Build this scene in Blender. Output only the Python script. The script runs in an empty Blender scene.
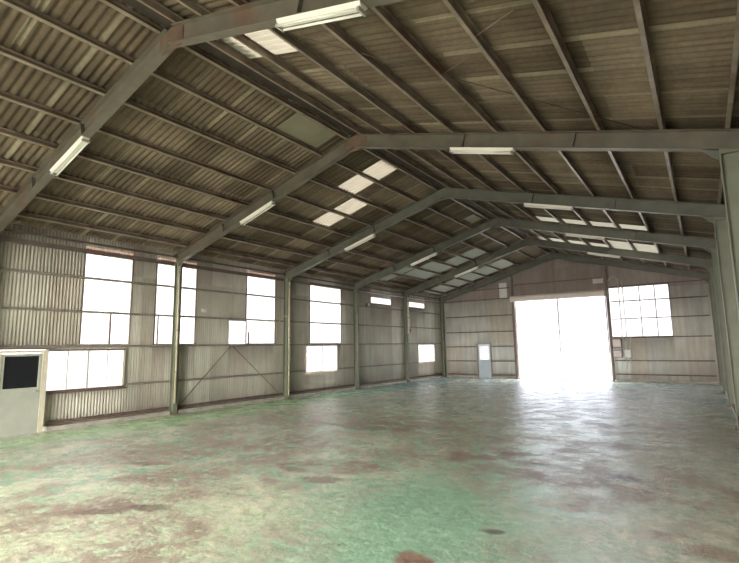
import bpy, math, random
from mathutils import Vector, Matrix
random.seed(7)
scene = bpy.context.scene
COL = scene.collection

# ------------------------------------------------------------------ helpers
class MB:
    """collects geometry for ONE mesh object"""
    def __init__(s): s.v = []; s.f = []
    def add(s, vs, fs):
        o = len(s.v); s.v += [tuple(v) for v in vs]; s.f += [tuple(i + o for i in f) for f in fs]
    def box(s, x0, x1, y0, y1, z0, z1):
        s.add([(x0,y0,z0),(x1,y0,z0),(x1,y1,z0),(x0,y1,z0),(x0,y0,z1),(x1,y0,z1),(x1,y1,z1),(x0,y1,z1)],
              [(0,3,2,1),(4,5,6,7),(0,1,5,4),(1,2,6,5),(2,3,7,6),(3,0,4,7)])
    def beam(s, p0, p1, side, up, a0, a1, b0, b1):
        """box along p0->p1; side/up are unit vectors, a along side, b along up"""
        p0 = Vector(p0); p1 = Vector(p1); side = Vector(side); up = Vector(up)
        vs = []
        for p in (p0, p1):
            for a, b in ((a0,b0),(a1,b0),(a1,b1),(a0,b1)): vs.append(p + side*a + up*b)
        s.add(vs, [(0,1,2,3),(7,6,5,4),(0,4,5,1),(1,5,6,2),(2,6,7,3),(3,7,4,0)])
    def tube(s, pts, r, n=8):
        pts = [Vector(p) for p in pts]
        rings = []
        for i, p in enumerate(pts):
            d = (pts[min(i+1,len(pts)-1)] - pts[max(i-1,0)]).normalized()
            h = Vector((0,0,1)) if abs(d.z) < .9 else Vector((1,0,0))
            a = d.cross(h).normalized(); b = d.cross(a).normalized()
            rings.append([p + a*math.cos(2*math.pi*k/n)*r + b*math.sin(2*math.pi*k/n)*r for k in range(n)])
        vs = [v for q in rings for v in q]; fs = []
        for i in range(len(pts)-1):
            for k in range(n):
                fs.append((i*n+k, i*n+(k+1)%n, (i+1)*n+(k+1)%n, (i+1)*n+k))
        fs.append(tuple(range(n))[::-1]); fs.append(tuple((len(pts)-1)*n + k for k in range(n)))
        s.add(vs, fs)
    def prism(s, poly, d0, d1):
        """poly list of 3d points, extruded by vector from d0 to d1"""
        n = len(poly); d0 = Vector(d0); d1 = Vector(d1)
        vs = [Vector(p)+d0 for p in poly] + [Vector(p)+d1 for p in poly]
        s.add(vs, [tuple(range(n))[::-1], tuple(range(n,2*n))] + [(i,(i+1)%n,n+(i+1)%n,n+i) for i in range(n)])
    def build(s, name, mat, parent=None, smooth=False, loc=None):
        me = bpy.data.meshes.new(name)
        v = s.v
        if loc is not None: v = [(a-loc[0], b-loc[1], c-loc[2]) for a,b,c in v]
        me.from_pydata(v, [], s.f); me.validate(); me.materials.append(mat)
        if smooth:
            for p in me.polygons: p.use_smooth = True
        o = bpy.data.objects.new(name, me); COL.objects.link(o)
        if loc is not None: o.location = loc
        if parent is not None:
            o.parent = parent
            if loc is None: o.matrix_parent_inverse = Matrix.Translation(-parent.location)
        return o

def empty(name, loc=(0,0,0)):
    o = bpy.data.objects.new(name, None); COL.objects.link(o); o.location = loc; o.empty_display_size = .1
    return o
def tag(o, label, cat, group=None):
    o['label'] = label; o['category'] = cat
    if group: o['group'] = group
    return o
def struct(o): o['kind'] = 'structure'; return o

# ------------------------------------------------------------------ materials
def new_mat(name):
    m = bpy.data.materials.new(name); m.use_nodes = True; nt = m.node_tree
    for n in list(nt.nodes): nt.nodes.remove(n)
    out = nt.nodes.new('ShaderNodeOutputMaterial')
    return m, nt, out
class N:
    """small node-graph helper"""
    def __init__(s, nt): s.nt = nt; s.L = nt.links.new
    def n(s, t, **k):
        q = s.nt.nodes.new(t)
        for a, b in k.items(): setattr(q, a, b)
        return q
    def pos(s):
        return s.n('ShaderNodeNewGeometry').outputs['Position']
    def obj(s): return s.n('ShaderNodeTexCoord').outputs['Object']
    def scale(s, v, sc, off=(0,0,0)):
        q = s.n('ShaderNodeMapping'); q.inputs['Scale'].default_value = sc; q.inputs['Location'].default_value = off
        s.L(v, q.inputs['Vector']); return q.outputs[0]
    def noise(s, v, sc, det=4, rough=.55, dist=0):
        q = s.n('ShaderNodeTexNoise'); q.inputs['Scale'].default_value = sc; q.inputs['Detail'].default_value = det
        q.inputs['Roughness'].default_value = rough; q.inputs['Distortion'].default_value = dist
        s.L(v, q.inputs['Vector']); return q.outputs['Fac']
    def ramp(s, f, stops):
        q = s.n('ShaderNodeValToRGB'); e = q.color_ramp.elements
        while len(e) < len(stops): e.new(.5)
        for i, (p, c) in enumerate(stops):
            e[i].position = p; e[i].color = (c,c,c,1) if isinstance(c,(int,float)) else (*c,1)
        s.L(f, q.inputs[0]); return q.outputs[0]
    def math(s, op, a, b=None, c=None, clamp=False):
        q = s.n('ShaderNodeMath', operation=op); q.use_clamp = clamp
        for i, x in enumerate((a,b,c)):
            if x is None: continue
            if isinstance(x,(int,float)): q.inputs[i].default_value = x
            else: s.L(x, q.inputs[i])
        return q.outputs[0]
    def mix(s, f, a, b, mode='MIX'):
        q = s.n('ShaderNodeMix', data_type='RGBA', blend_type=mode)
        for i, x in ((0,f),(6,a),(7,b)):
            if isinstance(x,(int,float)): q.inputs[i].default_value = x
            elif isinstance(x,tuple): q.inputs[i].default_value = (*x,1)
            else: s.L(x, q.inputs[i])
        return q.outputs[2]
    def sep(s, v):
        q = s.n('ShaderNodeSeparateXYZ'); s.L(v, q.inputs[0]); return q.outputs
    def comb(s, x, y, z):
        q = s.n('ShaderNodeCombineXYZ')
        for i, a in enumerate((x,y,z)):
            if isinstance(a,(int,float)): q.inputs[i].default_value = a
            else: s.L(a, q.inputs[i])
        return q.outputs[0]
    def white(s, v, dim='3D'):
        q = s.n('ShaderNodeTexWhiteNoise', noise_dimensions=dim); s.L(v, q.inputs['Vector']); return q.outputs['Value']
    def bump(s, h, st, dist=.02):
        q = s.n('ShaderNodeBump'); q.inputs['Strength'].default_value = st; q.inputs['Distance'].default_value = dist
        s.L(h, q.inputs['Height']); return q.outputs[0]
    def bsdf(s, out, col, rough=.6, metal=0, normal=None, spec=.5):
        q = s.n('ShaderNodeBsdfPrincipled')
        for k, x in (('Base Color',col),('Roughness',rough),('Metallic',metal),('Specular IOR Level',spec)):
            if isinstance(x,(int,float)): q.inputs[k].default_value = x
            elif isinstance(x,tuple): q.inputs[k].default_value = (*x,1)
            else: s.L(x, q.inputs[k])
        if normal is not None: s.L(normal, q.inputs['Normal'])
        s.L(q.outputs[0], out.inputs[0]); return q

def simple(name, col, rough=.6, metal=0, var=.15, sc=6, rust=0, rustcol=(.22,.09,.05)):
    m, nt, out = new_mat(name); g = N(nt)
    p = g.pos()
    f = g.noise(p, sc)
    a = tuple(c*(1-var) for c in col); b = tuple(min(1,c*(1+var)) for c in col)
    c = g.ramp(f, [(.3,a),(.7,b)])
    if rust:
        r = g.noise(g.scale(p,(1,1,1),(3,7,1)), sc*.35, 6, .65)
        rm = g.ramp(r, [(.62-rust*.25,0.),(.72-rust*.2,.75)])
        c = g.mix(rm, c, rustcol)
    g.bsdf(out, c, rough, metal)
    return m

M = {}
M['steel']   = simple('painted_steel', (.145,.145,.115), .5, 0, .15, 3, .08, (.15,.10,.07))
M['steelcol'] = simple('green_column_paint', (.19,.20,.145), .5, 0, .12, 2.5)
M['steelR']  = simple('weathered_rafter_steel', (.15,.132,.10), .5, 0, .18, 3, .2, (.17,.09,.06))
M['steelRust'] = simple('rusted_steel', (.165,.105,.075), .6, 0, .3, 5, .2)
M['purlin']  = simple('purlin_steel', (.27,.215,.165), .45, 0, .3, 3, .35, (.16,.075,.05))
M['girt']    = simple('rail_steel', (.17,.13,.11), .6, 0, .2, 5, .3, (.2,.08,.06))
M['girtpale'] = simple('grey_rail_steel', (.30,.27,.235), .6, 0, .15, 5, .15, (.2,.11,.08))
M['girtred'] = simple('red_oxide_rail', (.15,.10,.085), .6, 0, .25, 6)
M['cream']   = simple('cream_paint', (.62,.57,.46), .5, 0, .08, 8)
M['doorgrey']= simple('grey_door_panel', (.40,.41,.36), .5, 0, .08, 5)
M['doorblue']= simple('blue_grey_door_panel', (.50,.57,.66), .5, 0, .08, 5)
M['shutter'] = simple('shutter_box_paint', (.80,.68,.63), .5, 0, .06, 6)
M['alu']     = simple('aluminium', (.62,.62,.60), .35, .3, .05, 6)
M['concrete']= simple('kerb_concrete', (.40,.38,.33), .85, 0, .25, 5)
M['lampwhite']= simple('lamp_white', (.93,.88,.80), .4, 0, .03, 6)
M['tube']    = simple('tube_glass', (.95,.93,.88), .25, 0, .02, 6)
M['lampend'] = simple('lamp_end_grey', (.45,.43,.4), .5)
M['pipe']    = simple('cream_pipe', (.60,.53,.38), .45, 0, .1, 7)
M['pipeD']   = simple('green_grey_pipe', (.28,.30,.22), .5, 0, .1, 7)
M['boxpink'] = simple('pink_box', (.76,.64,.62), .5, 0, .06, 6)
M['boxdark'] = simple('dark_box', (.24,.17,.17), .6, 0, .1, 6)
M['boxwhite']= simple('white_box', (.80,.78,.77), .5, 0, .05, 6)
M['patch']   = simple('pale_patch_board', (.27,.25,.18), .7, 0, .12, 2)
M['cap']     = simple('ridge_cap', (.06,.045,.036), .8, 0, .3, 4)
M['rod']     = simple('thin_rod', (.10,.08,.06), .6)

def m_black_glass():
    m, nt, out = new_mat('dark_glass'); g = N(nt)
    g.bsdf(out, (.010,.012,.016), .25); return m
M['darkglass'] = m_black_glass()

def m_translucent(name, col, tr, tcol=(1,1,1), streak=None, sc=(3,3,.4)):
    """sheet letting daylight through: mix of clear and diffusing"""
    m, nt, out = new_mat(name); g = N(nt)
    c = g.ramp(g.noise(g.scale(g.pos(), sc), 1.5, 4), [(.3, tuple(x*.72 for x in col)), (.7, col)])
    t = g.n('ShaderNodeBsdfTranslucent'); g.L(c, t.inputs[0])
    d = g.n('ShaderNodeBsdfDiffuse'); d.inputs[0].default_value = (.35,.32,.27,1)
    ms = g.n('ShaderNodeAddShader')
    g.L(t.outputs[0], ms.inputs[0]); g.L(d.outputs[0], ms.inputs[1])
    x = g.n('ShaderNodeBsdfTransparent'); x.inputs[0].default_value = (*tcol,1)
    mx = g.n('ShaderNodeMixShader'); mx.inputs[0].default_value = tr
    g.L(ms.outputs[0], mx.inputs[1]); g.L(x.outputs[0], mx.inputs[2]); g.L(mx.outputs[0], out.inputs[0])
    return m
M['frp']   = m_translucent('clear_corrugated_plastic', (.20,.20,.20), .10)
M['glass'] = m_translucent('frosted_glass', (.22,.225,.24), .30)
M['slit'] = m_translucent('grimy_strip', (.10,.065,.055), .0)
M['frpfar'] = m_translucent('gable_corrugated_plastic', (.45,.44,.45), .16)
M['sky_bright'] = m_translucent('clean_roof_plastic', (.056,.050,.040), .0, sc=(3,3,3))
M['sky_dim']    = m_translucent('dirty_roof_plastic', (.0065,.0080,.0072), .0, sc=(3,3,3))
M['sky_mid']    = m_translucent('pale_roof_plastic', (.046,.045,.037), .0, sc=(3,3,3))

def m_roof():
    m, nt, out = new_mat('fibre_cement_roof'); g = N(nt)
    p = g.pos(); x, y, z = g.sep(p)
    side = g.math('GREATER_THAN', x, 6.53)
    iy = g.math('FLOOR', g.math('DIVIDE', g.math('ADD', y, 10.03), .82))
    ix = g.math('FLOOR', g.math('DIVIDE', g.math('ADD', x, 10.85), 1.74))
    cell = g.white(g.comb(ix, iy, side))
    base = g.ramp(cell, [(0,(.145,.112,.083)),(.5,(.208,.164,.124)),(1,(.285,.232,.178))])
    big = g.noise(g.scale(p,(1.2,.5,1)), .9, 5)
    c = g.mix(.8, base, g.ramp(big, [(.3,(.55,.55,.5)),(.7,(1.15,1.1,1.05))]), 'MULTIPLY')
    # streaks running down the slope
    st = g.noise(g.scale(p,(.5,9,0)), 1.0, 4, .6)
    c = g.mix(.75, c, g.ramp(st, [(.3,(.6,.58,.55)),(.7,(1.25,1.22,1.18))]), 'MULTIPLY')
    # pale band at the side lap of every sheet
    fy = g.math('FRACT', g.math('DIVIDE', g.math('ADD', y, 10.03), .82))
    lap = g.math('LESS_THAN', fy, .13)
    lapn = g.math('MULTIPLY', lap, g.ramp(g.white(g.comb(iy, ix, 9.1)), [(.2,.12),(1,.7)]))
    c = g.mix(lapn, c, (.38,.33,.24))
    # dusty speckle
    sp = g.noise(p, 14, 5, .7)
    c = g.mix(.5, c, g.ramp(sp, [(.35,.75),(.65,1.25)]), 'MULTIPLY')
    g.bsdf(out, c, .85, 0, g.bump(sp, .25, .01), .2); return m
M['roof'] = m_roof()

def m_wall(name, axis, cols, w=.78, hsplit=1.95, off=0.):
    """corrugated siding: every sheet has its own tone, grime streaks run downwards"""
    m, nt, out = new_mat(name); g = N(nt)
    p = g.pos(); s = g.sep(p); u = s[axis]; z = s[2]
    iu = g.math('FLOOR', g.math('DIVIDE', g.math('ADD', u, 20+off), w))
    iz = g.math('FLOOR', g.math('DIVIDE', g.math('ADD', z, 0.02), hsplit))
    r = g.white(g.comb(iu, iz, 3.3))
    c = g.ramp(r, cols)
    st = g.noise(g.comb(g.math('MULTIPLY',u,6), 0, g.math('MULTIPLY',z,.5)), 1., 5, .6)
    c = g.mix(.7, c, g.ramp(st, [(.3,(.78,.76,.74)),(.7,(1.16,1.16,1.16))]), 'MULTIPLY')
    bl = g.noise(p, 1.1, 5)
    c = g.mix(.6, c, g.ramp(bl, [(.35,(.85,.82,.8)),(.65,(1.1,1.1,1.1))]), 'MULTIPLY')
    # rust towards the bottom edge and in a few spots
    rn = g.noise(g.comb(g.math('MULTIPLY',u,3), 0, g.math('MULTIPLY',z,1.2)), 1.6, 5, .6)
    low = g.math('SUBTRACT', 1, g.math('DIVIDE', z, .5), clamp=True)
    rm = g.ramp(g.math('ADD', rn, g.math('MULTIPLY', low, .2)), [(.66,0.),(.8,.55)])
    c = g.mix(rm, c, (.27,.15,.10))
    g.bsdf(out, c, .6, 0, None, .35); return m
M['wallL'] = m_wall('grey_siding', 1, [(0,(.50,.48,.42)),(.35,(.60,.585,.52)),(.7,(.51,.465,.41)),(1,(.70,.69,.63))])
M['wallF'] = m_wall('pale_siding', 0, [(0,(.56,.49,.43)),(.35,(.68,.66,.60)),(.7,(.58,.57,.55)),(1,(.80,.80,.77))])
M['wallG'] = m_wall('gable_siding', 0, [(0,(.33,.27,.245)),(.6,(.37,.305,.28)),(1,(.43,.37,.34))])

def m_floor():
    m, nt, out = new_mat('worn_green_floor'); g = N(nt)
    p = g.pos(); x, y, z = g.sep(p)
    mul = lambda a, b: g.math('MULTIPLY', a, b)
    add = lambda a, b: g.math('ADD', a, b)
    wobn = g.noise(p, .9, 10, .68); wobf = g.noise(p, 5.5, 6, .65, .3)
    fine = g.noise(p, 6, 10, .74); mid = g.noise(g.scale(p,(1,1,1),(2,5,0)), 1.7, 10, .66)
    big = g.noise(g.scale(p,(1,1,1),(4,2,0)), .45, 5, .6)
    def blob(cx, cy, rx, ry, soft=.5, wob=.35, rot=0., amp=1., fn=False):
        co, si = math.cos(rot), math.sin(rot)
        dx = g.math('SUBTRACT', x, cx); dy = g.math('SUBTRACT', y, cy)
        a = add(mul(dx, co/rx), mul(dy, si/rx)); b = add(mul(dx, -si/ry), mul(dy, co/ry))
        d = g.math('SQRT', add(mul(a,a), mul(b,b)))
        d = add(d, mul(g.math('SUBTRACT', wobf if fn else wobn, .5), wob*4))
        return mul(g.math('DIVIDE', g.math('SUBTRACT', 1+soft/2, d), soft, clamp=True), amp)
    green = g.ramp(g.noise(g.scale(p,(1,1,1),(9,1,2)), .8, 5), [(.3,(.30,.54,.37)),(.7,(.40,.66,.47))])
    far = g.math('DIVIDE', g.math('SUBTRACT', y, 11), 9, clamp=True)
    green = g.mix(mul(far, .9), green, (.25,.47,.57))  # bluish sky reflection towards the far end, painted into the floor colour
    zoneG = blob(9.95, 4.5, 1.3, 2.0, .9, .45, .15)
    zoneW = blob(.9, 13, .8, 15, 1.0, .35)
    green = g.mix(mul(zoneW, g.math('SUBTRACT', 1, far)), green, (.46,.68,.40))
    guard = g.math('SUBTRACT', 1, g.math('MAXIMUM', zoneG, zoneW), clamp=True)
    # pale scuffed wear
    scuff = g.ramp(add(mul(fine,.55), mul(mid,.45)), [(.43,0.),(.56,1.)])
    scuffL = g.math('DIVIDE', g.math('SUBTRACT', 11.6, x), 3.5, clamp=True)
    pale = g.mix(scuffL, (.58,.58,.54), (.88,.82,.64))
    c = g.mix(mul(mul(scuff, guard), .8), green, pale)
    c = g.mix(mul(blob(12.3, 8.5, 1.3, 6.0, 1.2, .35), .6), c, (.46,.44,.36))
    c = g.mix(blob(7.4, 2.9, 2.0, 1.3, 1.0, .4, .5, .55), c, (.82,.84,.58))
    # brown worn-through concrete
    brownM = g.ramp(add(mul(wobn,.5), mul(big,.5)), [(.455,0.),(.525,1.)])
    near = g.math('SUBTRACT', 1, g.math('DIVIDE', g.math('SUBTRACT', y, 10), 13, clamp=True))
    bb = None
    for q in [(4.9,6.0,2.8,1.0,.5,.28,.95),(9.75,7.6,.95,1.2,.4,.28,.2),(6.4,3.0,1.1,.45,.6,.4,.75),(6.2,9.6,2.4,1.2,.8,.4,.5),
              (7.7,6.0,1.1,.42,.4,.3,.5),(10.7,7.2,.8,.5,.5,.4,.2),(3.4,9.0,1.4,2.2,.9,.4,.4),(6.0,4.3,.9,.35,.5,.4,.7)]:
        k = blob(*q); bb = k if bb is None else g.math('MAXIMUM', bb, k)
    brownF = g.math('MAXIMUM', bb, mul(mul(brownM, near), .85))
    brk = g.ramp(add(mul(mid,.4), mul(fine,.6)), [(.46,.0),(.51,1.)])
    brownF = mul(mul(brownF, brk), guard)
    brown = g.ramp(fine, [(.35,(.17,.11,.088)),(.65,(.38,.27,.215))])
    c = g.mix(mul(brownF, .95), c, brown)
    c = g.mix(.7, c, g.ramp(g.noise(p, 9, 10, .78), [(.38,.70),(.62,1.42)]), 'MULTIPLY')
    cw = g.ramp(add(mul(g.noise(p, 3.2, 10, .75), .6), mul(fine, .4)), [(.50,0.),(.58,.85)])
    c = g.mix(mul(mul(cw, guard), g.math('MULTIPLY_ADD', brownF, -.75, 1.)), c, (.84,.82,.70))
    for (cx, cy, rx, ry, rot, col, amp) in [(11.58,7.6,.26,.15,-.1,(.10,.075,.06),.9),(10.40,3.86,.17,.13,0,(.34,.17,.125),.9),
                                            (12.55,5.4,.22,.16,.3,(.32,.18,.13),.7),(10.72,4.82,.13,.07,.3,(.14,.12,.10),.8),
                                            (7.05,3.35,.30,.12,.5,(.18,.115,.09),.8),(6.75,3.0,.35,.10,.6,(.18,.12,.09),.7),
                                            (12.1,5.6,.2,.14,.3,(.32,.20,.15),.5),(5.0,4.6,.4,.13,.5,(.24,.15,.12),.7),
                                            (8.05,5.35,.30,.16,.4,(.24,.13,.11),.75)]:
        c = g.mix(blob(cx, cy, rx, ry, .5, .45, rot, amp, True), c, col)
    # a worn dashed cream line
    ln = mul(g.math('LESS_THAN', g.math('ABSOLUTE', g.math('SUBTRACT', x, 11.83)), .025), mul(g.math('GREATER_THAN', y, 5.2), g.math('LESS_THAN', y, 6.4)))
    c = g.mix(mul(ln, g.ramp(mid, [(.42,0.),(.5,.9)])), c, (.80,.78,.62))
    # long expansion crack
    cr = g.math('LESS_THAN', g.math('ABSOLUTE', g.math('SUBTRACT', add(y, mul(wobn, .25)), 10.8)), .022)
    c = g.mix(mul(cr, mul(g.math('GREATER_THAN', x, 11.2), .7)), c, (.10,.08,.065))
    rough = add(g.ramp(mid, [(.38,.17),(.6,.36)]), mul(brownF, .05))
    h = add(mul(mid, .28), mul(fine, .85))
    g.bsdf(out, c, rough, 0, g.bump(h, .8, .032), .55); return m
M['floor'] = m_floor()
M['ground'] = simple('bright_yard', (.30,.29,.28), .9, 0, .1, .5)

# ------------------------------------------------------------------ dimensions
W = 13.06; XR = 6.53; HL = 4.44; HR = 4.59; ZR = 6.33
SL = (ZR-HL)/XR; SR = (ZR-HR)/XR
YN, YF = -5.2, 26.10
FR = [-5.10, -.65, 3.71, 8.30, 12.87, 17.24, 21.63, 25.95]
def under(x): return HL + SL*x if x < XR else ZR - SR*(x-XR)
ROOF = .455
def roofz(x): return under(x) + ROOF
XL, XW = -.277, 13.44      # wall planes

# ------------------------------------------------------------------ floor / ground
b = MB(); b.box(-.6, 13.7, -5.6, 26.25, -.2, 0); struct(b.build('floor', M['floor']))
b = MB(); b.box(-60, 70, -60, 110, -.5, -.202); struct(b.build('outdoor_ground', M['ground']))

# ------------------------------------------------------------------ ceiling
P = .13
def corr_sheet(b, xa, xb, ya, yb, amp=.019, pitch=P, lift=0., n=6, rows=2):
    cnt = max(2, int(round((yb-ya)/pitch*n)))
    ys = [ya + (yb-ya)*i/cnt for i in range(cnt+1)]
    xs = [xa + (xb-xa)*j/rows for j in range(rows+1)]
    vs = []
    for x in xs:
        for y in ys: vs.append((x, y, roofz(x) + lift + amp*math.cos(2*math.pi*y/pitch)))
    k = cnt+1
    fs = [(j*k+i, j*k+i+1, (j+1)*k+i+1, (j+1)*k+i) for j in range(rows) for i in range(cnt)]
    b.add(vs, fs)
# translucent roof sheets: (x0, x1, y0, y1, material, label, group)
SKY = []
def sk(x0,x1,y0,y1,m,l): SKY.append((x0,x1,y0,y1,m,l))
sk(4.69,6.30,9.93,10.75,'sky_bright','bright corrugated plastic roof sheet on the left slope near the ridge, above its twin')
sk(2.94,4.69,10.85,11.70,'sky_bright','bright corrugated plastic roof sheet on the left slope, lower of the bright pair')
sk(6.70,8.07,4.18,5.00,'sky_bright','glowing corrugated plastic roof sheet right of the ridge beside the nearest roof beam')
sk(8.07,9.79,16.86,17.70,'sky_mid','pale plastic roof sheet on the right slope behind the fourth roof beam, nearer the ridge')
sk(9.79,11.51,16.86,17.70,'sky_mid','pale plastic roof sheet on the right slope behind the fourth roof beam, nearer the eave')
sk(6.70,8.07,21.73,22.60,'sky_mid','pale plastic roof sheet right of the ridge behind the farthest long lamp')
sk(8.07,9.79,21.73,22.60,'sky_mid','pale plastic roof sheet in the middle of the right slope near the far gable')
sk(9.79,11.51,20.5,22.60,'sky_mid','wide pale plastic roof sheet low on the right slope near the far gable')
sk(2.94,4.69,20.10,21.50,'sky_dim','dull bluish plastic roof sheet high on the left slope between the last two lamps')
sk(1.20,2.94,19.30,21.50,'sky_dim','dull bluish plastic roof sheet low on the left slope between the last two lamps')
sk(0.33,2.07,17.6,19.2,'sky_dim','dull greenish plastic roof sheet at the left eave behind the fourth roof beam')
sk(2.94,4.69,23.7,25.6,'sky_dim','dull bluish plastic roof sheet high on the left slope against the far gable')
sk(1.20,2.94,23.7,25.6,'sky_dim','dull bluish plastic roof sheet midway down the left slope against the far gable')
sk(-.1,1.20,23.7,25.6,'sky_dim','dull bluish plastic roof sheet in the far left corner of the roof')
holes = [s[:4] for s in SKY]
def tiles(a0, a1, b0, b1, hs):
    """split the rectangle a0..a1 x b0..b1 into cells that avoid the holes"""
    A = sorted({a0,a1} | {min(max(v,a0),a1) for h in hs for v in h[:2]})
    out = []
    for i in range(len(A)-1):
        am = (A[i]+A[i+1])/2
        cuts = sorted((max(h[2],b0), min(h[3],b1)) for h in hs if h[0] < am < h[1] and h[3] > b0 and h[2] < b1)
        cur = b0
        for c0, c1 in cuts:
            if c0 > cur + 1e-6: out.append((A[i],A[i+1],cur,c0))
            cur = max(cur, c1)
        if cur < b1 - 1e-6: out.append((A[i],A[i+1],cur,b1))
    return out
b = MB()
for (xa,xb,ya,yb) in tiles(-.75, XR-.06, YN-.3, YF+.3, [h for h in holes if h[1] < XR]): corr_sheet(b, xa, xb, ya, yb)
for (xa,xb,ya,yb) in tiles(XR+.06, 13.85, YN-.3, YF+.3, [h for h in holes if h[0] > XR]): corr_sheet(b, xa, xb, ya, yb)
ceil = struct(b.build('ceiling', M['roof'], smooth=True))
mod = ceil.modifiers.new('thickness', 'SOLIDIFY'); mod.thickness = .007; mod.offset = 1
b = MB()
for s_ in (-1, 1):
    sl = SL if s_ < 0 else -SR
    b.prism([(XR,YN-.3,ZR+ROOF+.035),(XR+s_*.42,YN-.3,roofz(XR+s_*.42)+.035),(XR+s_*.42,YN-.3,roofz(XR+s_*.42)+.045),(XR,YN-.3,ZR+ROOF+.05)],
            (0,0,0),(0,YF-YN+.6,0))
b.build('ridge_cap', M['cap'], ceil)
b = MB()
for s_ in (-1, 1):
    xe = XR + s_*.17
    b.prism([(XR,YN,ZR+.43),(xe,YN,under(xe)+.425),(xe,YN,under(xe)+.43),(XR,YN,ZR+.436)], (0,0,0), (0,YF-YN,0))
b.build('ridge_flashing', M['cap'], ceil)
for (x0,x1,y0,y1,m,l) in SKY:
    b = MB(); corr_sheet(b, x0, x1, y0, y1)
    o = b.build('translucent_roof_sheet', M[m], smooth=True)
    tag(o, l, 'roof sheet', 'translucent sheets in the roof')

# flat patch board fixed under the roof by the ridge
def roofplate(x0, x1, y0, y1, d, t):
    b = MB()
    vs = [(x,y,under(x)+d+k) for k in (0,t) for (x,y) in ((x0,y0),(x1,y0),(x1,y1),(x0,y1))]
    b.add(vs, [(3,2,1,0),(4,5,6,7),(0,1,5,4),(1,2,6,5),(2,3,7,6),(3,0,4,7)])
    return b
o = roofplate(5.60, 6.20, 6.75, 8.02, .40, .012).build('patch_board', M['patch'])
tag(o, 'smooth pale board patching the roof just left of the ridge before the second beam', 'board')
o = roofplate(5.72, 6.12, 16.15, 16.95, .40, .012).build('patch_board', M['patch'])
tag(o, 'small pale board patching the roof left of the ridge before the fourth beam', 'board')

# ------------------------------------------------------------------ portal frames
ordn = ['rearmost','one behind the camera','nearest the camera','second from the camera','third from the camera','fourth from the camera','fifth from the camera','last, against the far gable wall']
def hbeam(b, p0, p1, side, up, depth, width, tw=.010, tf=.014):
    """H section: bottom flange outside face at up=0"""
    b.beam(p0,p1,side,up,-width/2,width/2,0,tf)
    b.beam(p0,p1,side,up,-width/2,width/2,depth-tf,depth)
    b.beam(p0,p1,side,up,-tw/2,tw/2,tf,depth-tf)
for i, y in enumerate(FR):
    root = empty('steel_frame', (XR, y, 0))
    dep = .29
    lab = {2:'green-grey steel roof frame nearest the camera, at top left with a lamp on each slope',
           3:'second steel roof frame from the camera, spanning the middle of the photo',
           4:'third steel roof frame from the camera, behind the one spanning the middle',
           5:'fourth steel roof frame from the camera, its left column just right of two stacked windows',
           6:'fifth steel roof frame from the camera, one bay before the far gable wall',
           7:'last steel roof frame, standing against the far gable wall',
           0:'steel roof frame at the unseen near end of the shed, behind the camera',
           1:'steel roof frame just behind the camera'}[i]
    tag(root, lab, 'steel frame', 'portal frames of the shed')
    # columns
    for s_, xi, h in ((-1, 0, HL), (1, W, HR)):
        b = MB()
        cd, cwid = (.20,.13) if s_ < 0 else (.30,.16); xo = xi + s_*cd; top = under(xo) - .001
        hbeam(b, (xi,y,.02), (xi,y,top), (0,1,0), (s_,0,0), cd, cwid)
        b.prism([(xi,y,top),(xi,y,under(xi)-.001),(xo,y,top)], (0,-cwid/2+.005,0), (0,cwid/2-.005,0))
        b.build('column', M['steelcol'], root)
        b = MB(); b.box(*( (xi-.25, xi+.05) if s_<0 else (xi-.05, xi+.36)), y-.13, y+.13, 0, .02)
        for dx in (.025,-.225) if s_<0 else (-.02,.32):
            for dy in (-.1,.1): b.tube([(xi+dx,y+dy,.02),(xi+dx,y+dy,.055)], .014, 6)
        b.build('base_plate', M['steelRust'], root)
    # rafters
    for s_ in (-1, 1):
        if s_ < 0:
            p0, p1 = Vector((-.20,y,under(0)-.20*SL)), Vector((XR,y,ZR)); d = (p1-p0).normalized()
        else:
            p0, p1 = Vector((XR,y,ZR)), Vector((W+.30,y,under(W)-.30*SR)); d = (p1-p0).normalized()
        up = Vector((-d.z,0,d.x))
        b = MB(); hbeam(b, p0, p1, (0,1,0), up, dep, .15)
        rf = b.build('rafter', M['steelR'] if i in (2,3) else M['steel'], root)
        # stiffeners welded between the flanges
        L = (p1-p0).length
        for t in ([.33,.62] if s_<0 else [.38,.67]):
            q = p0 + d*L*t
            b = MB(); b.beam(q-d*.005, q+d*.005, (0,1,0), up, -.07, .07, .014, dep-.014)
            b.build('stiffener', M['steel'], rf)
        # knee gusset
        xk = 0 if s_<0 else W
        zk = under(xk)
        k = -s_
        b = MB()
        pts = [(xk, zk-.16), (xk, zk), (xk+k*.22, under(xk+k*.22)), ]
        if s_ > 0: pts = pts[::-1]
        b.prism([(px,y,pz) for px,pz in pts], (0,-.006,0),(0,.006,0))
        b.build('knee_gusset', M['steel'], root)
    b = MB()
    b.prism([(XR-.30,y,under(XR-.30)+.012),(XR+.30,y,under(XR+.30)+.012),(XR+.30,y,under(XR+.30)+.29),(XR,y,ZR+.30),(XR-.30,y,under(XR-.30)+.29)], (0,-.014,0),(0,.014,0))
    b.build('ridge_plate', M['steelRust'] if i in (3,2) else M['steel'], root)

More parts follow.
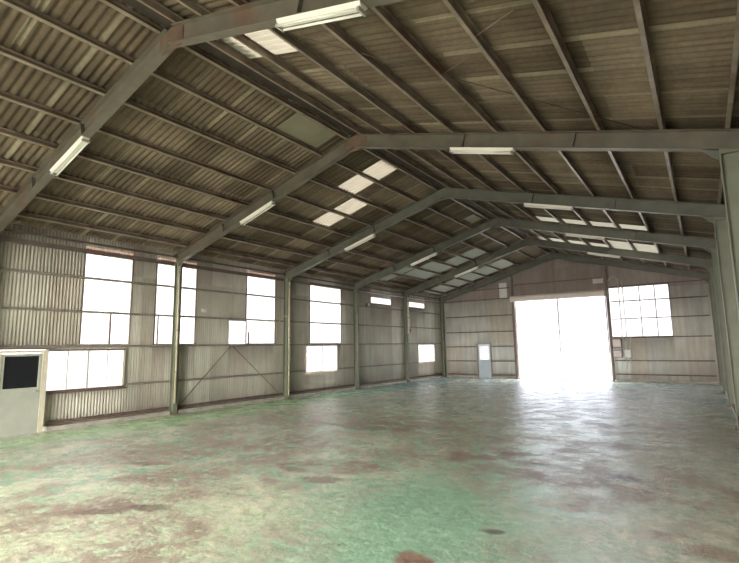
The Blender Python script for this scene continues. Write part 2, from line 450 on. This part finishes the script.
# ------------------------------------------------------------------ purlins
nth = ['first','second','third','fourth','fifth','sixth','seventh','eighth','ninth']
PL = [.33,1.20,2.07,2.94,3.81,4.69,5.54,6.30]
PR = [13.16,12.37,11.51,10.65,9.79,8.93,8.07,7.30,6.68]
def cpurlin(x, s_, rust):
    sl = SL if x < XR else -SR
    d = Vector((1,0,sl)).normalized(); up = Vector((-d.z,0,d.x))
    z = under(x) + dep_v
    b = MB(); p0, p1 = (x, YN+.1, z), (x, YF-.08, z)
    k = -1                            # channels all open toward the right-hand wall
    b.beam(p0,p1,d,up,-.003*k,.003*k,0,.115)
    b.beam(p0,p1,d,up,min(0,-.055*k),max(0,-.055*k),0,.006)
    b.beam(p0,p1,d,up,min(0,-.055*k),max(0,-.055*k),.109,.115)
    b.beam(p0,p1,d,up,min(-.055*k,-.049*k),max(-.055*k,-.049*k),0,.022)
    return b
dep_v = .305
for j, x in enumerate(PL):
    o = cpurlin(x, 1, 0).build('roof_purlin', M['purlin'])
    l = 'long roof purlin on the left slope, %s up from the left eave' % nth[j]
    if j == 0: l = 'long roof purlin lowest on the left slope, right above the left wall'
    if j == 7: l = 'long roof purlin just left of the ridge, highest on the left slope'
    tag(o, l, 'purlin', 'purlins of the left roof slope')
for j, x in enumerate(PR):
    o = cpurlin(x, -1, 0).build('roof_purlin', M['purlin'])
    l = 'long roof purlin on the right slope, %s up from the right eave' % nth[j]
    if j == 0: l = 'long roof purlin lowest on the right slope, at the right edge of the photo'
    if j == 8: l = 'long roof purlin just right of the ridge, highest on the right slope'
    tag(o, l, 'purlin', 'purlins of the right roof slope')

# thin rods under the right slope
def rod(pts, r, label, name='bracing_rod', cat='rod', mat='rod', group=None):
    b = MB(); b.tube(pts, r, 6); o = b.build(name, M[mat], smooth=True); tag(o, label, cat, group); return o
rod([(8.25,4.4,under(8.25)+.33),(12.15,8.22,under(12.15)+.31)], .007, 'thin dark bracing rod crossing diagonally under the right roof slope')
for (xa,xb,y,l) in [(10.65,11.45,5.15,'short sag rod between purlins high above the right half of the floor'),
                    (9.79,10.6,6.0,'short sag rod next to the crossing bracing rod, nearer the ridge')]:
    rod([(xa,y,under(xa)+.34),(xb-.2,y-.33,under(xb-.2)+.40)], .008, l, 'sag_rod', mat='purlin', group='sag rods under the right slope')

# ------------------------------------------------------------------ walls
def corr_wall(b, axis, plane, u0, u1, z0, z1f, out, pitch=.076, amp=.010, n=6, rows=1):
    """axis 1: wall along y at x=plane; axis 0: wall along x at y=plane. z1f number or function"""
    cnt = max(1, int(math.ceil((u1-u0)/pitch*n)))
    us = [u0 + (u1-u0)*i/cnt for i in range(cnt+1)]
    vs = []
    for j in range(rows+1):
        for u in us:
            zt = z1f(u) if callable(z1f) else z1f
            z = z0 + (zt-z0)*j/rows
            d = plane + amp*math.cos(2*math.pi*u/pitch)
            vs.append((d,u,z) if axis == 1 else (u,d,z))
    k = cnt+1
    b.add(vs, [(j*k+i, j*k+i+1, (j+1)*k+i+1, (j+1)*k+i) for j in range(rows) for i in range(cnt)])
def wall(name, axis, plane, u0, u1, z0, z1, hs, mat):
    b = MB()
    # hs: (u0,u1,z0,z1)
    for (a0,a1,c0,c1) in tiles(u0, u1, z0, z1, hs): corr_wall(b, axis, plane, a0, a1, c0, c1, 1)
    o = struct(b.build(name, M[mat], smooth=True))
    md = o.modifiers.new('thickness','SOLIDIFY'); md.thickness = .002; md.offset = 0
    return o
TOPL = under(-.277)+ROOF-.012; TOPR = under(13.44)+ROOF-.012
U = [ (5.73,6.99,2.0,4.35), (7.71,9.05,2.0,4.35), (11.06,12.43,2.0,4.38), (10.37,11.06,2.0,2.76), (14.33,16.35,2.0,4.47),
      (18.65,20.48,3.90,4.22), (22.26,24.08,3.93,4.23), (23.11,25.05,.93,1.93), (14.07,16.05,.85,1.93), (4.99,6.89,.88,1.88)]
SLIT = [(5.73,6.99,4.47,4.53),(7.71,9.05,4.47,4.53),(11.06,12.43,4.48,4.53)]
DL = (4.02,4.99,0.0,1.90)
UN = [(-4.6,-3.2,2.0,4.35),(-2.4,-.9,2.0,4.35),(.6,2.2,2.0,4.35)]
wall('wall_left', 1, XL, YN, YF+.02, .06, TOPL, U+SLIT+[DL]+UN, 'wallL')
RW = [(-4.6,-3.0,2.0,4.3)]  # unseen window behind the camera, added to bring in daylight
wall('wall_right', 1, XW, YN, YF+.02, .06, TOPR, RW, 'wallL')
OP = (4.25,8.87,0,4.16); WF = (8.97,11.53,2.12,4.56); DF = (1.98,2.78,0,1.90)
wf = wall('wall_far', 0, YF+.03, -.28, 13.45, .06, 4.42, [OP,WF,DF], 'wallF')
b = MB()
for (a0,a1,c0) in [(-.28,8.97,4.42),(8.97,11.53,4.56),(11.53,13.45,4.42)]:
    n = 1
    if a0 < XR < a1:
        corr_wall(b,0,YF+.03,a0,XR,c0,lambda u: roofz(u)-.02,1); corr_wall(b,0,YF+.03,XR,a1,c0,lambda u: roofz(u)-.02,1)
    else: corr_wall(b,0,YF+.03,a0,a1,c0,lambda u: roofz(u)-.02,1)
gb = b.build('gable_cladding', M['wallG'], wf, smooth=True)
wall('wall_near', 0, YN-.03, -.28, 13.45, .06, 4.42, [(2.0,11.2,0,4.2)], 'wallF')  # unseen end wall; its wide opening is added to let daylight in
wn = bpy.data.objects['wall_near']
b = MB(); corr_wall(b,0,YN-.03,-.28,XR,4.42,lambda u: roofz(u)-.02,1); corr_wall(b,0,YN-.03,XR,13.45,4.42,lambda u: roofz(u)-.02,1)
b.build('gable_cladding', M['wallG'], wn, smooth=True)

# concrete kerbs
def kerb(name, segs, x0, x1, axis):
    b = MB()
    for a, c in segs:
        if axis == 1: b.box(x0, x1, a, c, 0, .10)
        else: b.box(a, c, x0, x1, 0, .10)
    struct(b.build(name, M['concrete']))
ys = [YN] + FR[1:-1] + [FR[-1]]
def segs_between(lst, gap, cuts=()):
    out = []
    for a, c in zip(lst[:-1], lst[1:]):
        a += gap; c -= gap
        for k0, k1 in cuts:
            if a < k0 < c: out.append((a,k0)); a = k1
        out.append((a,c))
    return out
kerb('baseboard_left', segs_between(ys, .135, [(DL[0]-.06,DL[1]+.06)]), -.34, -.05, 1)
kerb('baseboard_right', segs_between(ys, .135), W+.05, W+.46, 1)
kerb('baseboard_far', [(-.34,DF[0]-.05),(DF[1]+.05,4.12),(9.0,13.5)], YF+.0, YF+.14, 0)

# rails (girts) of the walls
def railY(x0, x1, y0, y1, z, label, mat='girt', h=.06, group='rails of the left wall'):
    b = MB(); w = x1-x0
    b.box(x0,x1,y0,y1,z-h/2,z-h/2+.006); b.box(x0,x1,y0,y1,z+h/2-.006,z+h/2)
    b.box(x1-.006,x1,y0,y1,z-h/2,z+h/2); 
    o = b.build('wall_rail', M[mat]); tag(o, label, 'rail', group); return o
g0, g1 = -.262, -.202
for z, segs, nm in [(.17,[(YN+.1,DL[0]-.08),(DL[1]+.08,YF-.1)],'lowest rail'),
                (.93,[(YN+.1,DL[0]-.08),(6.97,14.03),(16.10,23.06)],'second rail'),
                (1.955,[(YN+.1,YF-.1)],'rail at the sill of the tall windows'),
                (2.83,[(YN+.1,YF-.1)],'rail crossing the tall windows low down'),
                (3.70,[(YN+.1,YF-.1)],'rail crossing the tall windows high up'),
                (4.395,[(YN+.1,YF-.1)],'top rail under the eave')]:
    for k, (a, c) in enumerate(segs):
        where = ''
        if nm == 'lowest rail': where = [' left of the grey steel door',' running right from the grey steel door'][k]
        if nm == 'second rail': where = [' left of the grey steel door',' between the four-pane window and the two stacked windows',' between the stacked windows and the far corner window'][k]
        railY(g0, g1, a, c, z, '%s of the left wall,%s' % (nm, where or ' running its whole length'),
              'girtred' if z == .17 else ('girtpale' if z < 4.3 else 'girt'), .07 if z < .3 else (.10 if z > 4.3 else .055))
for z, nm in [(.3,'lowest'),(1.0,'second lowest'),(2.0,'third'),(3.0,'fourth'),(3.9,'fifth'),(4.45,'topmost')]:
    railY(13.364, 13.424, YN+.1, YF-.1, z, 'steel rail of the right wall, %s, behind the right columns' % nm, group='rails of the right wall')
# eave gutter rail red strip above tall windows
def railX(x0, x1, z, label, mat='girt', h=.055):
    b = MB(); y0, y1 = YF-.055, YF+.012
    b.box(x0,x1,y0,y1,z-h/2,z-h/2+.006); b.box(x0,x1,y0,y1,z+h/2-.006,z+h/2); b.box(x0,x1,y0,y0+.006,z-h/2,z+h/2)
    o = b.build('wall_rail', M[mat]); tag(o, label, 'rail', 'rails of the far wall'); return o
for k, (z, nm) in enumerate([(.17,'lowest'),(.93,'second lowest'),(1.74,'third lowest'),(2.57,'fourth lowest'),(3.47,'fifth lowest'),(4.40,'top')]):
    if k in (0,1,):
        railX(.08, DF[0]-.06, z, 'far wall rail, %s, between the left corner and the small door' % nm, 'girtred' if k==0 else 'girt')
        railX(DF[1]+.06, 4.14, z, 'far wall rail, %s, between the small door and the big doorway' % nm, 'girtred' if k==0 else 'girt')
    elif k == 2:
        railX(.08, DF[0]-.06, z, 'far wall rail, third lowest, left of the small door')
        railX(DF[1]+.06, 4.14, z, 'far wall rail, third lowest, right of the small door')
    else:
        railX(.08, 4.14, z, 'far wall rail, %s, left of the big doorway' % nm)
for z, nm in [(.34,'red lowest'),(.99,'second lowest'),(2.09,'rail below the gridded window, third lowest'),(3.0,'lower one crossing the gridded window'),(3.86,'upper one crossing the gridded window'),(4.60,'one above the gridded window')]:
    railX(9.03, 12.98, z, 'far wall rail right of the big doorway, %s' % nm, 'girtred' if z==.34 else 'girt', .05)
railX(4.30, 8.72, 5.10, 'rail across the gable above the big white doorway')
railX(1.2, 4.06, 4.98, 'short rail high in the gable left of the doorway post')
# gable posts
for xx, lab in ((4.19,'dark steel post at the left side of the big doorway, rising into the gable'),(8.92,'dark steel post between the big doorway and the gridded window, rising into the gable')):
    b = MB(); hbeam(b,(xx,YF-.02,.02),(xx,YF-.02,under(xx)-.04),(1,0,0),(0,-1,0),.12,.10)
    root = b.build('gable_post', M['girt']); tag(root, lab, 'post', 'posts of the far gable')
    b = MB(); b.box(xx-.09,xx+.09,YF-.17,YF+.01,0,.02); b.build('base_plate', M['steelRust'], root)

# lighter panel above the doorway
b = MB(); corr_wall(b,0,YF-.005,8.30,8.78,4.83,5.08,1,amp=.006)
o = b.build('cladding_patch', M['boxpink'], smooth=True); tag(o, 'small pale patch of siding above the right end of the big doorway', 'panel')
b = MB(); corr_wall(b,0,YF+.012,3.42,3.86,4.43,5.28,1,amp=.006)
o = b.build('cladding_patch', M['boxwhite'], smooth=True); tag(o, 'narrow pale patch of siding high left of the big doorway, under the roof slope', 'panel')

# ------------------------------------------------------------------ windows
def frame_rect(b, plane, u0, u1, z0, z1, w, d, axis=1):
    def bx(a0,a1,c0,c1):
        if axis == 1: b.box(plane-d/2,plane+d/2,a0,a1,c0,c1)
        else: b.box(a0,a1,plane-d/2,plane+d/2,c0,c1)
    bx(u0,u1,z0,z0+w); bx(u0,u1,z1-w,z1); bx(u0,u0+w,z0+w,z1-w); bx(u1-w,u1,z0+w,z1-w)
wn_ = 0
def window(axis, plane, rects, kind, mull=(), framemat='girtred', fw=.03, parts=()):
    global wn_
    wn_ += 1
    u0 = rects[0][0]; z0 = rects[0][2]
    root = empty('window_%d' % wn_, (plane,u0,z0) if axis == 1 else (u0,plane,z0)); struct(root)
    for (a0,a1,c0,c1) in rects:
        b = MB()
        if kind == 'frp': corr_wall(b, axis, plane, a0, a1, c0, c1, 1, amp=.010)
        else:
            if axis == 1: b.box(plane-.003,plane+.003,a0+.02,a1-.02,c0+.02,c1-.02)
            else: b.box(a0+.02,a1-.02,plane-.003,plane+.003,c0+.02,c1-.02)
        b.build('pane', M['slit'] if c1-c0 < .08 else M[('frp' if axis == 1 else 'frpfar') if kind=='frp' else 'glass'], root, smooth=(kind=='frp'))
    if kind != 'frp' or fw:
        b = MB()
        for (a0,a1,c0,c1) in rects[:1]: frame_rect(b, plane, a0, a1, c0, c1, fw, .05, axis)
        b.build('window_frame', M[framemat], root)
    for (a0,a1,c0,c1) in mull:
        b = MB()
        if axis == 1: b.box(plane+.01,plane+.045,a0,a1,c0,c1)
        else: b.box(a0,a1,plane-.045,plane-.01,c0,c1)
        b.build('mullion', M['alu' if kind=='glass' else 'girt'], root)
    return root
# tall corrugated-plastic windows
window(1, XL, [(5.73,6.99,2.0,4.35),(5.73,6.99,4.47,4.53)], 'frp', [(6.430,6.470,2.0,2.80)], fw=.012)
window(1, XL, [(7.71,9.05,2.0,4.35),(7.71,9.05,4.47,4.53)], 'frp', [(7.790,7.820,2.0,2.80)], fw=.012)
window(1, XL, [(11.06,12.43,2.0,4.38),(10.37,11.06,2.0,2.76),(11.06,12.43,4.48,4.53)], 'frp', [(11.050,11.080,2.0,2.76),(11.150,11.200,2.0,2.4)], fw=.012)
window(1, XL, [(14.33,16.35,2.0,4.47)], 'frp', fw=.012)
window(1, XL, [(18.65,20.48,3.90,4.22)], 'frp', fw=.02)
window(1, XL, [(22.26,24.08,3.93,4.23)], 'frp', fw=.02)
# glass windows
r = window(1, XL+.03, [(4.99,6.89,.88,1.88)], 'glass', [(5.450,5.475,.91,1.85),(5.920,5.960,.91,1.85),(6.400,6.425,.91,1.85)], fw=.035)
b = MB(); b.box(XL-.02,XL+.12,4.98,6.95,.84,.878); b.build('window_sill', M['girtred'], r)
b = MB(); b.box(XL+.0,XL+.08,6.83,6.88,.915,1.85); b.build('stile', M['cream'], r)
window(1, XL+.03, [(14.07,16.05,.85,1.93)], 'glass', [(15.040,15.070,.88,1.90)], fw=.035, framemat='shutter')
window(1, XL+.03, [(23.11,25.05,.93,1.93)], 'glass', [], fw=.035, framemat='alu')
# gridded plastic window of the far wall
window(0, YF+.03, [(8.97,11.53,2.12,4.56)], 'frp', [(10.28,10.32,2.12,4.56),(10.92,10.96,2.12,4.56)], fw=.02)
for q in UN: window(1, XL, [q], 'frp', fw=.012)
for q in RW: window(1, XW, [q], 'frp', fw=.012)

# ------------------------------------------------------------------ doors
# grey steel door in the left wall
XD = -.10
d1 = struct(empty('door_1', (XD, 4.5, 0)))
b = MB()
b.box(XD-.06,XD+.03,4.06,4.85,.002,.98)
b.box(XD-.06,XD+.03,4.06,4.12,.98,1.80); b.box(XD-.06,XD+.03,4.80,4.85,.98,1.80); b.box(XD-.06,XD+.03,4.12,4.80,1.74,1.80); b.box(XD-.06,XD+.03,4.12,4.80,.98,1.03)
leaf = b.build('door_leaf', M['doorgrey'], d1)
b = MB(); b.box(XD-.02,XD-.01,4.12,4.80,1.03,1.74); b.build('pane', M['darkglass'], leaf)
b = MB(); b.tube([(XD+.03,4.79,.95),(XD+.075,4.79,.95),(XD+.075,4.70,.95)], .011, 8); b.build('door_handle', M['alu'], leaf, smooth=True)
b = MB(); b.box(XD-.17,XD+.05,4.86,4.97,0,1.88); b.box(XD-.17,XD+.05,3.98,4.05,0,1.88); b.box(XD-.17,XD+.05,4.05,4.86,1.81,1.88)
b.build('door_frame', M['cream'], d1)
b = MB(); b.box(XD-.17,XD+.06,3.95,5.02,1.885,1.93); b.build('lintel', M['girt'], d1)
# small door of the far wall
yd = YF+.0
d2 = struct(empty('door_2', (2.38, yd, 0)))
b = MB(); b.box(2.02,2.74,yd-.02,yd+.02,.002,1.0); b.box(2.02,2.08,yd-.02,yd+.02,1.0,1.86); b.box(2.68,2.74,yd-.02,yd+.02,1.0,1.86); b.box(2.08,2.68,yd-.02,yd+.02,1.80,1.86)
leaf2 = b.build('door_leaf', M['doorblue'], d2)
b = MB(); b.box(2.08,2.68,yd-.004,yd+.004,1.0,1.80); b.build('pane', M['glass'], leaf2)
b = MB(); b.tube([(2.70,yd-.02,.95),(2.70,yd-.06,.95),(2.62,yd-.06,.95)], .01, 6); b.build('door_handle', M['alu'], leaf2)
b = MB(); b.box(1.95,2.015,yd-.05,yd+.05,0,1.92); b.box(2.745,2.80,yd-.05,yd+.05,0,1.92); b.box(2.015,2.745,yd-.05,yd+.05,1.865,1.92)
b.build('door_frame', M['girtpale'], d2)
# big doorway
d3 = struct(empty('door_3', (6.53, YF, 0)))
b = MB()
b.prism([(4.10,YF-.30,4.16),(4.10,YF-.30,4.38),(4.10,YF-.24,4.46),(4.10,YF,4.46),(4.10,YF,4.16)],(0,0,0),(4.72,0,0))
b.build('shutter_box', M['shutter'], d3)
b = MB(); b.box(4.27,4.33,YF-.03,YF+.03,0,4.15); b.box(8.78,8.84,YF-.03,YF+.03,0,4.15); b.build('guide_rail', M['shutter'], d3)
b = MB(); b.box(6.485,6.575,YF-.045,YF+.045,.02,4.15); cp = b.build('centre_post', M['alu'], d3)
b = MB(); b.box(6.44,6.62,YF-.05,YF+.05,0.,.02); b.build('post_foot', M['girt'], cp)
b = MB(); b.box(4.30,8.80,YF-.01,YF+.05,.001,.03); b.build('threshold', M['alu'], d3)
# ------------------------------------------------------------------ fluorescent lamps
def make_lamp():
    root = empty('fluorescent_lamp')
    L = .635
    b = MB(); b.prism([(-L,-.075,0),(-L,.075,0),(-L,.055,-.028),(-L,.035,-.05),(-L,-.035,-.05),(-L,-.055,-.028)],(0,0,0),(2*L,0,0))
    b.build('housing', M['lampwhite'], root)
    for s_ in (-1,1):
        b = MB(); b.tube([(-L+.03,s_*.048,-.072),(L-.03,s_*.048,-.072)], .016, 10); b.build('lamp_tube', M['tube'], root, smooth=True)
    for s_ in (-1,1):
        b = MB()
        b.box(s_*(L-.015)-.015, s_*(L-.015)+.015, -.066, .066, -.092, -.051)
        b.build('lamp_holder', M['lampend'], root)
    return root
lamp0 = make_lamp()
spots = []
for i in range(2,7):
    for s_ in (-1,1):
        spots.append((i, s_, {-1:[3.38,3.30,3.30,3.42,3.40][i-2], 1:[9.42,9.50,9.55,9.65,9.55][i-2]}[s_]))
bm_names = {2:'the nearest roof beam',3:'the second roof beam',4:'the third roof beam',5:'the fourth roof beam',6:'the fifth roof beam'}
for k, (i, s_, x) in enumerate(spots):
    if k == 0: r = lamp0
    else:
        r = lamp0.copy(); COL.objects.link(r)
        for ch in list(lamp0.children):
            c = ch.copy(); COL.objects.link(c); c.parent = r
    r.location = (x, FR[i], under(x)-.001)
    r.rotation_euler = (0, -math.atan(SL) if s_<0 else math.atan(SR), 0)
    tag(r, 'unlit white twin-tube lamp under %s, on the %s slope' % (bm_names[i], 'left' if s_<0 else 'right'), 'lamp', 'fluorescent lamps under the roof beams')

# ------------------------------------------------------------------ pipes, braces, boxes
def pipe(y, z0, z1, label, mat, dx=.03, dy=.03, knob=True, r=.028):
    root = empty('wall_pipe', (dx, y+dy, z0)); tag(root, label, 'pipe', 'pipes down the left columns')
    b = MB(); b.tube([(dx,y+dy,z0),(dx,y+dy,z1)], r, 10); b.build('pipe', M[mat], root, smooth=True)
    b = MB()
    for z in [z0+.02] + [z0+.9, z0+2.1, z1-.2]:
        b.tube([(dx,y+dy,z-.02),(dx,y+dy,z+.02)], r+.012, 10)
        b.box(0.001,dx,y+dy-.02,y+dy+.02,z-.01,z+.01)
    b.build('clamp', M['pipeD'], root)
pipe(8.29, .30, 4.30, 'cream pipe down the face of the left column between the first two tall windows', 'pipe', .032, -.035)
pipe(12.83, .12, 4.30, 'cream pipe down the left column right of the stepped window', 'pipe', .035, .03, r=.033)
pipe(17.17, .35, 3.3, 'dull pipe down the left column right of the two stacked windows', 'pipeD', .032, 0.0)
pipe(21.63, 2.4, 4.4, 'pinkish pipe on the upper half of the last but one left column', 'boxpink', .05, .02, r=.05)
b = MB(); b.tube([(-.165,17.35,4.37),(-.165,21.5,4.39)], .03, 8); o = b.build('eave_conduit', M['boxpink'], smooth=True)
tag(o, 'pale conduit under the left eave above the left slot window', 'conduit', 'conduits under the left eave')
b = MB(); b.tube([(-.165,21.76,4.39),(-.165,25.85,4.42)], .03, 8); o = b.build('eave_conduit', M['boxpink'], smooth=True)
tag(o, 'pale conduit under the left eave above the right slot window', 'conduit', 'conduits under the left eave')
# inverted V braces
for (y0,z0,y1,z1,l) in [(8.46,.12,10.38,1.92,'slanting angle brace on the left wall, leaning right, below the stepped window'),
                        (12.72,.12,10.46,1.92,'slanting angle brace on the left wall, leaning left, below the stepped window')]:
    b = MB(); d = Vector((0,y1-y0,z1-z0)).normalized(); n = Vector((0,-d.z,d.y))
    b.beam((-.20,y0,z0),(-.20,y1,z1),(1,0,0),n,0,.006,-.014,.014); b.beam((-.20,y0,z0),(-.20,y1,z1),(1,0,0),n,0,.028,.010,.015)
    o = b.build('angle_brace', M['purlin']); tag(o, l, 'brace', 'crossed braces of the left wall')
# loose cable slung along the rail by the third column
rod([(-.19,11.9,2.81),(-.18,12.2,2.76),(-.17,12.5,2.78),(-.14,12.66,2.93),(-.08,12.74,3.02),(-.02,12.785,3.0)], .012, 'pale cable looping from the stepped window to the column beside it', 'cable', 'cable', 'pipe')
# rusty tie along the top of the left wall
railY(-.200, -.150, YN+.1, YF-.1, 4.60, 'brown eave tie above the top rail of the left wall', 'girt', .05)
# small white bracket light on left wall
b = MB(); b.box(-.26,-.20,9.27,9.34,3.02,3.10); b.prism([(-.20,9.25,3.0),(-.20,9.36,3.0),(-.20,9.36,3.09),(-.20,9.25,3.09)],(0,0,0),(.06,0,-.02))
tag(b.build('wall_bracket', M['boxwhite']), 'tiny white bracket on the left wall between the second and third tall windows', 'bracket')
# small dark lamp on the left wall beside the high slot window
b = MB(); b.box(-.26,-.12,18.2,18.36,3.72,3.86)
rt = b.build('floodlight', M['boxdark']); tag(rt, 'small floodlight on the left wall beneath the left slot window', 'light')
b = MB(); b.box(-.12,-.10,18.21,18.35,3.73,3.85); b.build('lens', M['boxwhite'], rt)
b = MB(); b.box(.0,.09,21.72,21.84,2.58,2.74); b.tube([(.04,21.78,2.5),(.04,21.78,2.58)],.03,8)
tag(b.build('junction_box', M['boxdark']), 'dark junction box on the last but one left column', 'box')
# conduits and boxes right of the doorway
yb = YF-.06
def conduit(x, z0, z1, l, m='cream', r=.022):
    b = MB(); b.tube([(x,yb-.03,z0),(x,yb-.03,z1)], r, 8); o = b.build('conduit', M[m], smooth=True)
    tag(o, l, 'conduit', 'conduits beside the big doorway')
conduit(9.44, 1.2, 4.95, 'pale conduit nearest the big doorway, running up across the gridded window', 'boxpink')
conduit(9.62, 1.52, 4.90, 'cream conduit across the gridded window down to the white box', 'cream')
conduit(9.78, 1.52, 2.1, 'short white conduit between the gridded window and the white box', 'boxwhite', .018)
rod([(9.40,yb-.08,4.95),(9.25,yb-.08,5.10),(9.08,yb-.08,5.0),(9.0,yb-.08,4.85)], .018, 'bent cable above the top left corner of the gridded window', 'cable', 'cable', 'cream')
def cabinet(x0,x1,z0,z1,d,name,label,mat,doormat):
    root = empty(name, ((x0+x1)/2, yb, z0)); tag(root, label, 'box')
    b = MB(); b.box(x0,x1,yb-d,yb,z0,z1); b.build('case', M[mat], root)
    b = MB(); b.box(x0+.02,x1-.02,yb-d-.012,yb-d-.0005,z0+.03,z1-.03); dr = b.build('door', M[doormat], root)
    b = MB(); b.box(x1-.06,x1-.035,yb-d-.022,yb-d-.012,(z0+z1)/2-.03,(z0+z1)/2+.03); b.build('latch', M['alu'], dr)
cabinet(8.99,9.37,1.62,2.04,.14,'electrical_cabinet','pink grey cabinet just right of the big doorway, directly under the gridded window','boxdark','boxpink')
cabinet(8.99,9.37,1.14,1.50,.16,'switch_box','pale pink switch box right of the big doorway, below the cabinet','boxdark','boxpink')
cabinet(9.49,9.76,1.16,1.51,.15,'meter_box','white meter box right of the switch box','boxwhite','boxwhite')
for xx in (9.53,9.72):
    conduit(xx, .62, 1.16, 'short pipe leaving the bottom of the white meter box, %s of two' % ('left' if xx<9.6 else 'right'), 'cream', .018)

# ------------------------------------------------------------------ camera
cam = bpy.data.cameras.new('camera'); co = bpy.data.objects.new('camera', cam); COL.objects.link(co)
f, yaw, pitch, roll = 475.11, .60656, .1379, -.014706
d = Vector((-math.sin(yaw), math.cos(yaw), 0)); r = Vector((math.cos(yaw), math.sin(yaw), 0)); u = Vector((0,0,1))
fw = d*math.cos(pitch) + u*math.sin(pitch); up = u*math.cos(pitch) - d*math.sin(pitch)
Rr = r*math.cos(roll) + up*math.sin(roll); Uu = up*math.cos(roll) - r*math.sin(roll)
mat = Matrix((Rr, Uu, -fw)).transposed().to_4x4(); mat.translation = (12.627, 0, 1.85)
co.matrix_world = mat
cam.sensor_width = 36; cam.lens = f*36/739; cam.clip_start = .05; cam.clip_end = 300
cam.shift_y = -1.1/739*1.0
scene.camera = co

# ------------------------------------------------------------------ daylight
w = bpy.data.worlds.new('world'); scene.world = w; w.use_nodes = True
wt = w.node_tree; bg = wt.nodes['Background']; g = N(wt)
sx, sy, sz = g.sep(g.n('ShaderNodeTexCoord').outputs['Generated'])
# overcast sky graded to even the light: brighter and warmer behind the camera, cooler and dimmer beyond the far gable
t = g.math('MULTIPLY_ADD', sy, .5, .5, clamp=True)
wt.links.new(g.ramp(t, [(0,(1.0,.955,.87)),(.55,(1.0,.97,.92)),(1,(.84,.88,1.0))]), bg.inputs[0])
wt.links.new(g.ramp(t, [(0,1.1),(.5,.50),(1,.10)]), bg.inputs[1])
def portal(loc, rot, sx, sy):
    l = bpy.data.lights.new('daylight_portal','AREA'); l.shape = 'RECTANGLE'; l.size = sx; l.size_y = sy
    l.cycles.is_portal = True
    o = bpy.data.objects.new('daylight_portal', l); COL.objects.link(o); o.location = loc; o.rotation_euler = rot
H = math.pi/2
portal(((4.25+8.87)/2, YF+.12, 2.08), (-H,0,0), 4.6, 4.15)
portal((10.25, YF+.12, 3.34), (-H,0,0), 2.56, 2.44)
portal((6.6, YN-.12, 2.1), (H,0,0), 9.2, 4.2)
for (a0,a1,c0,c1) in U + UN:
    portal((XL-.06,(a0+a1)/2,(c0+c1)/2), (0,-H,0), c1-c0, a1-a0)
for (a0,a1,c0,c1) in RW:
    portal((XW+.06,(a0+a1)/2,(c0+c1)/2), (0,H,0), c1-c0, a1-a0)

scene.view_settings.view_transform = 'Standard'; scene.view_settings.look = 'None'
scene.view_settings.gamma = 1; scene.view_settings.use_curve_mapping = False
scene.view_settings.exposure = 4.85
scene.cycles.max_bounces = 10; scene.cycles.diffuse_bounces = 6; scene.cycles.glossy_bounces = 4; scene.cycles.transparent_max_bounces = 12
scene.cycles.transmission_bounces = 6
scene.cycles.sample_clamp_indirect = 6
scene.cycles.use_denoising = True
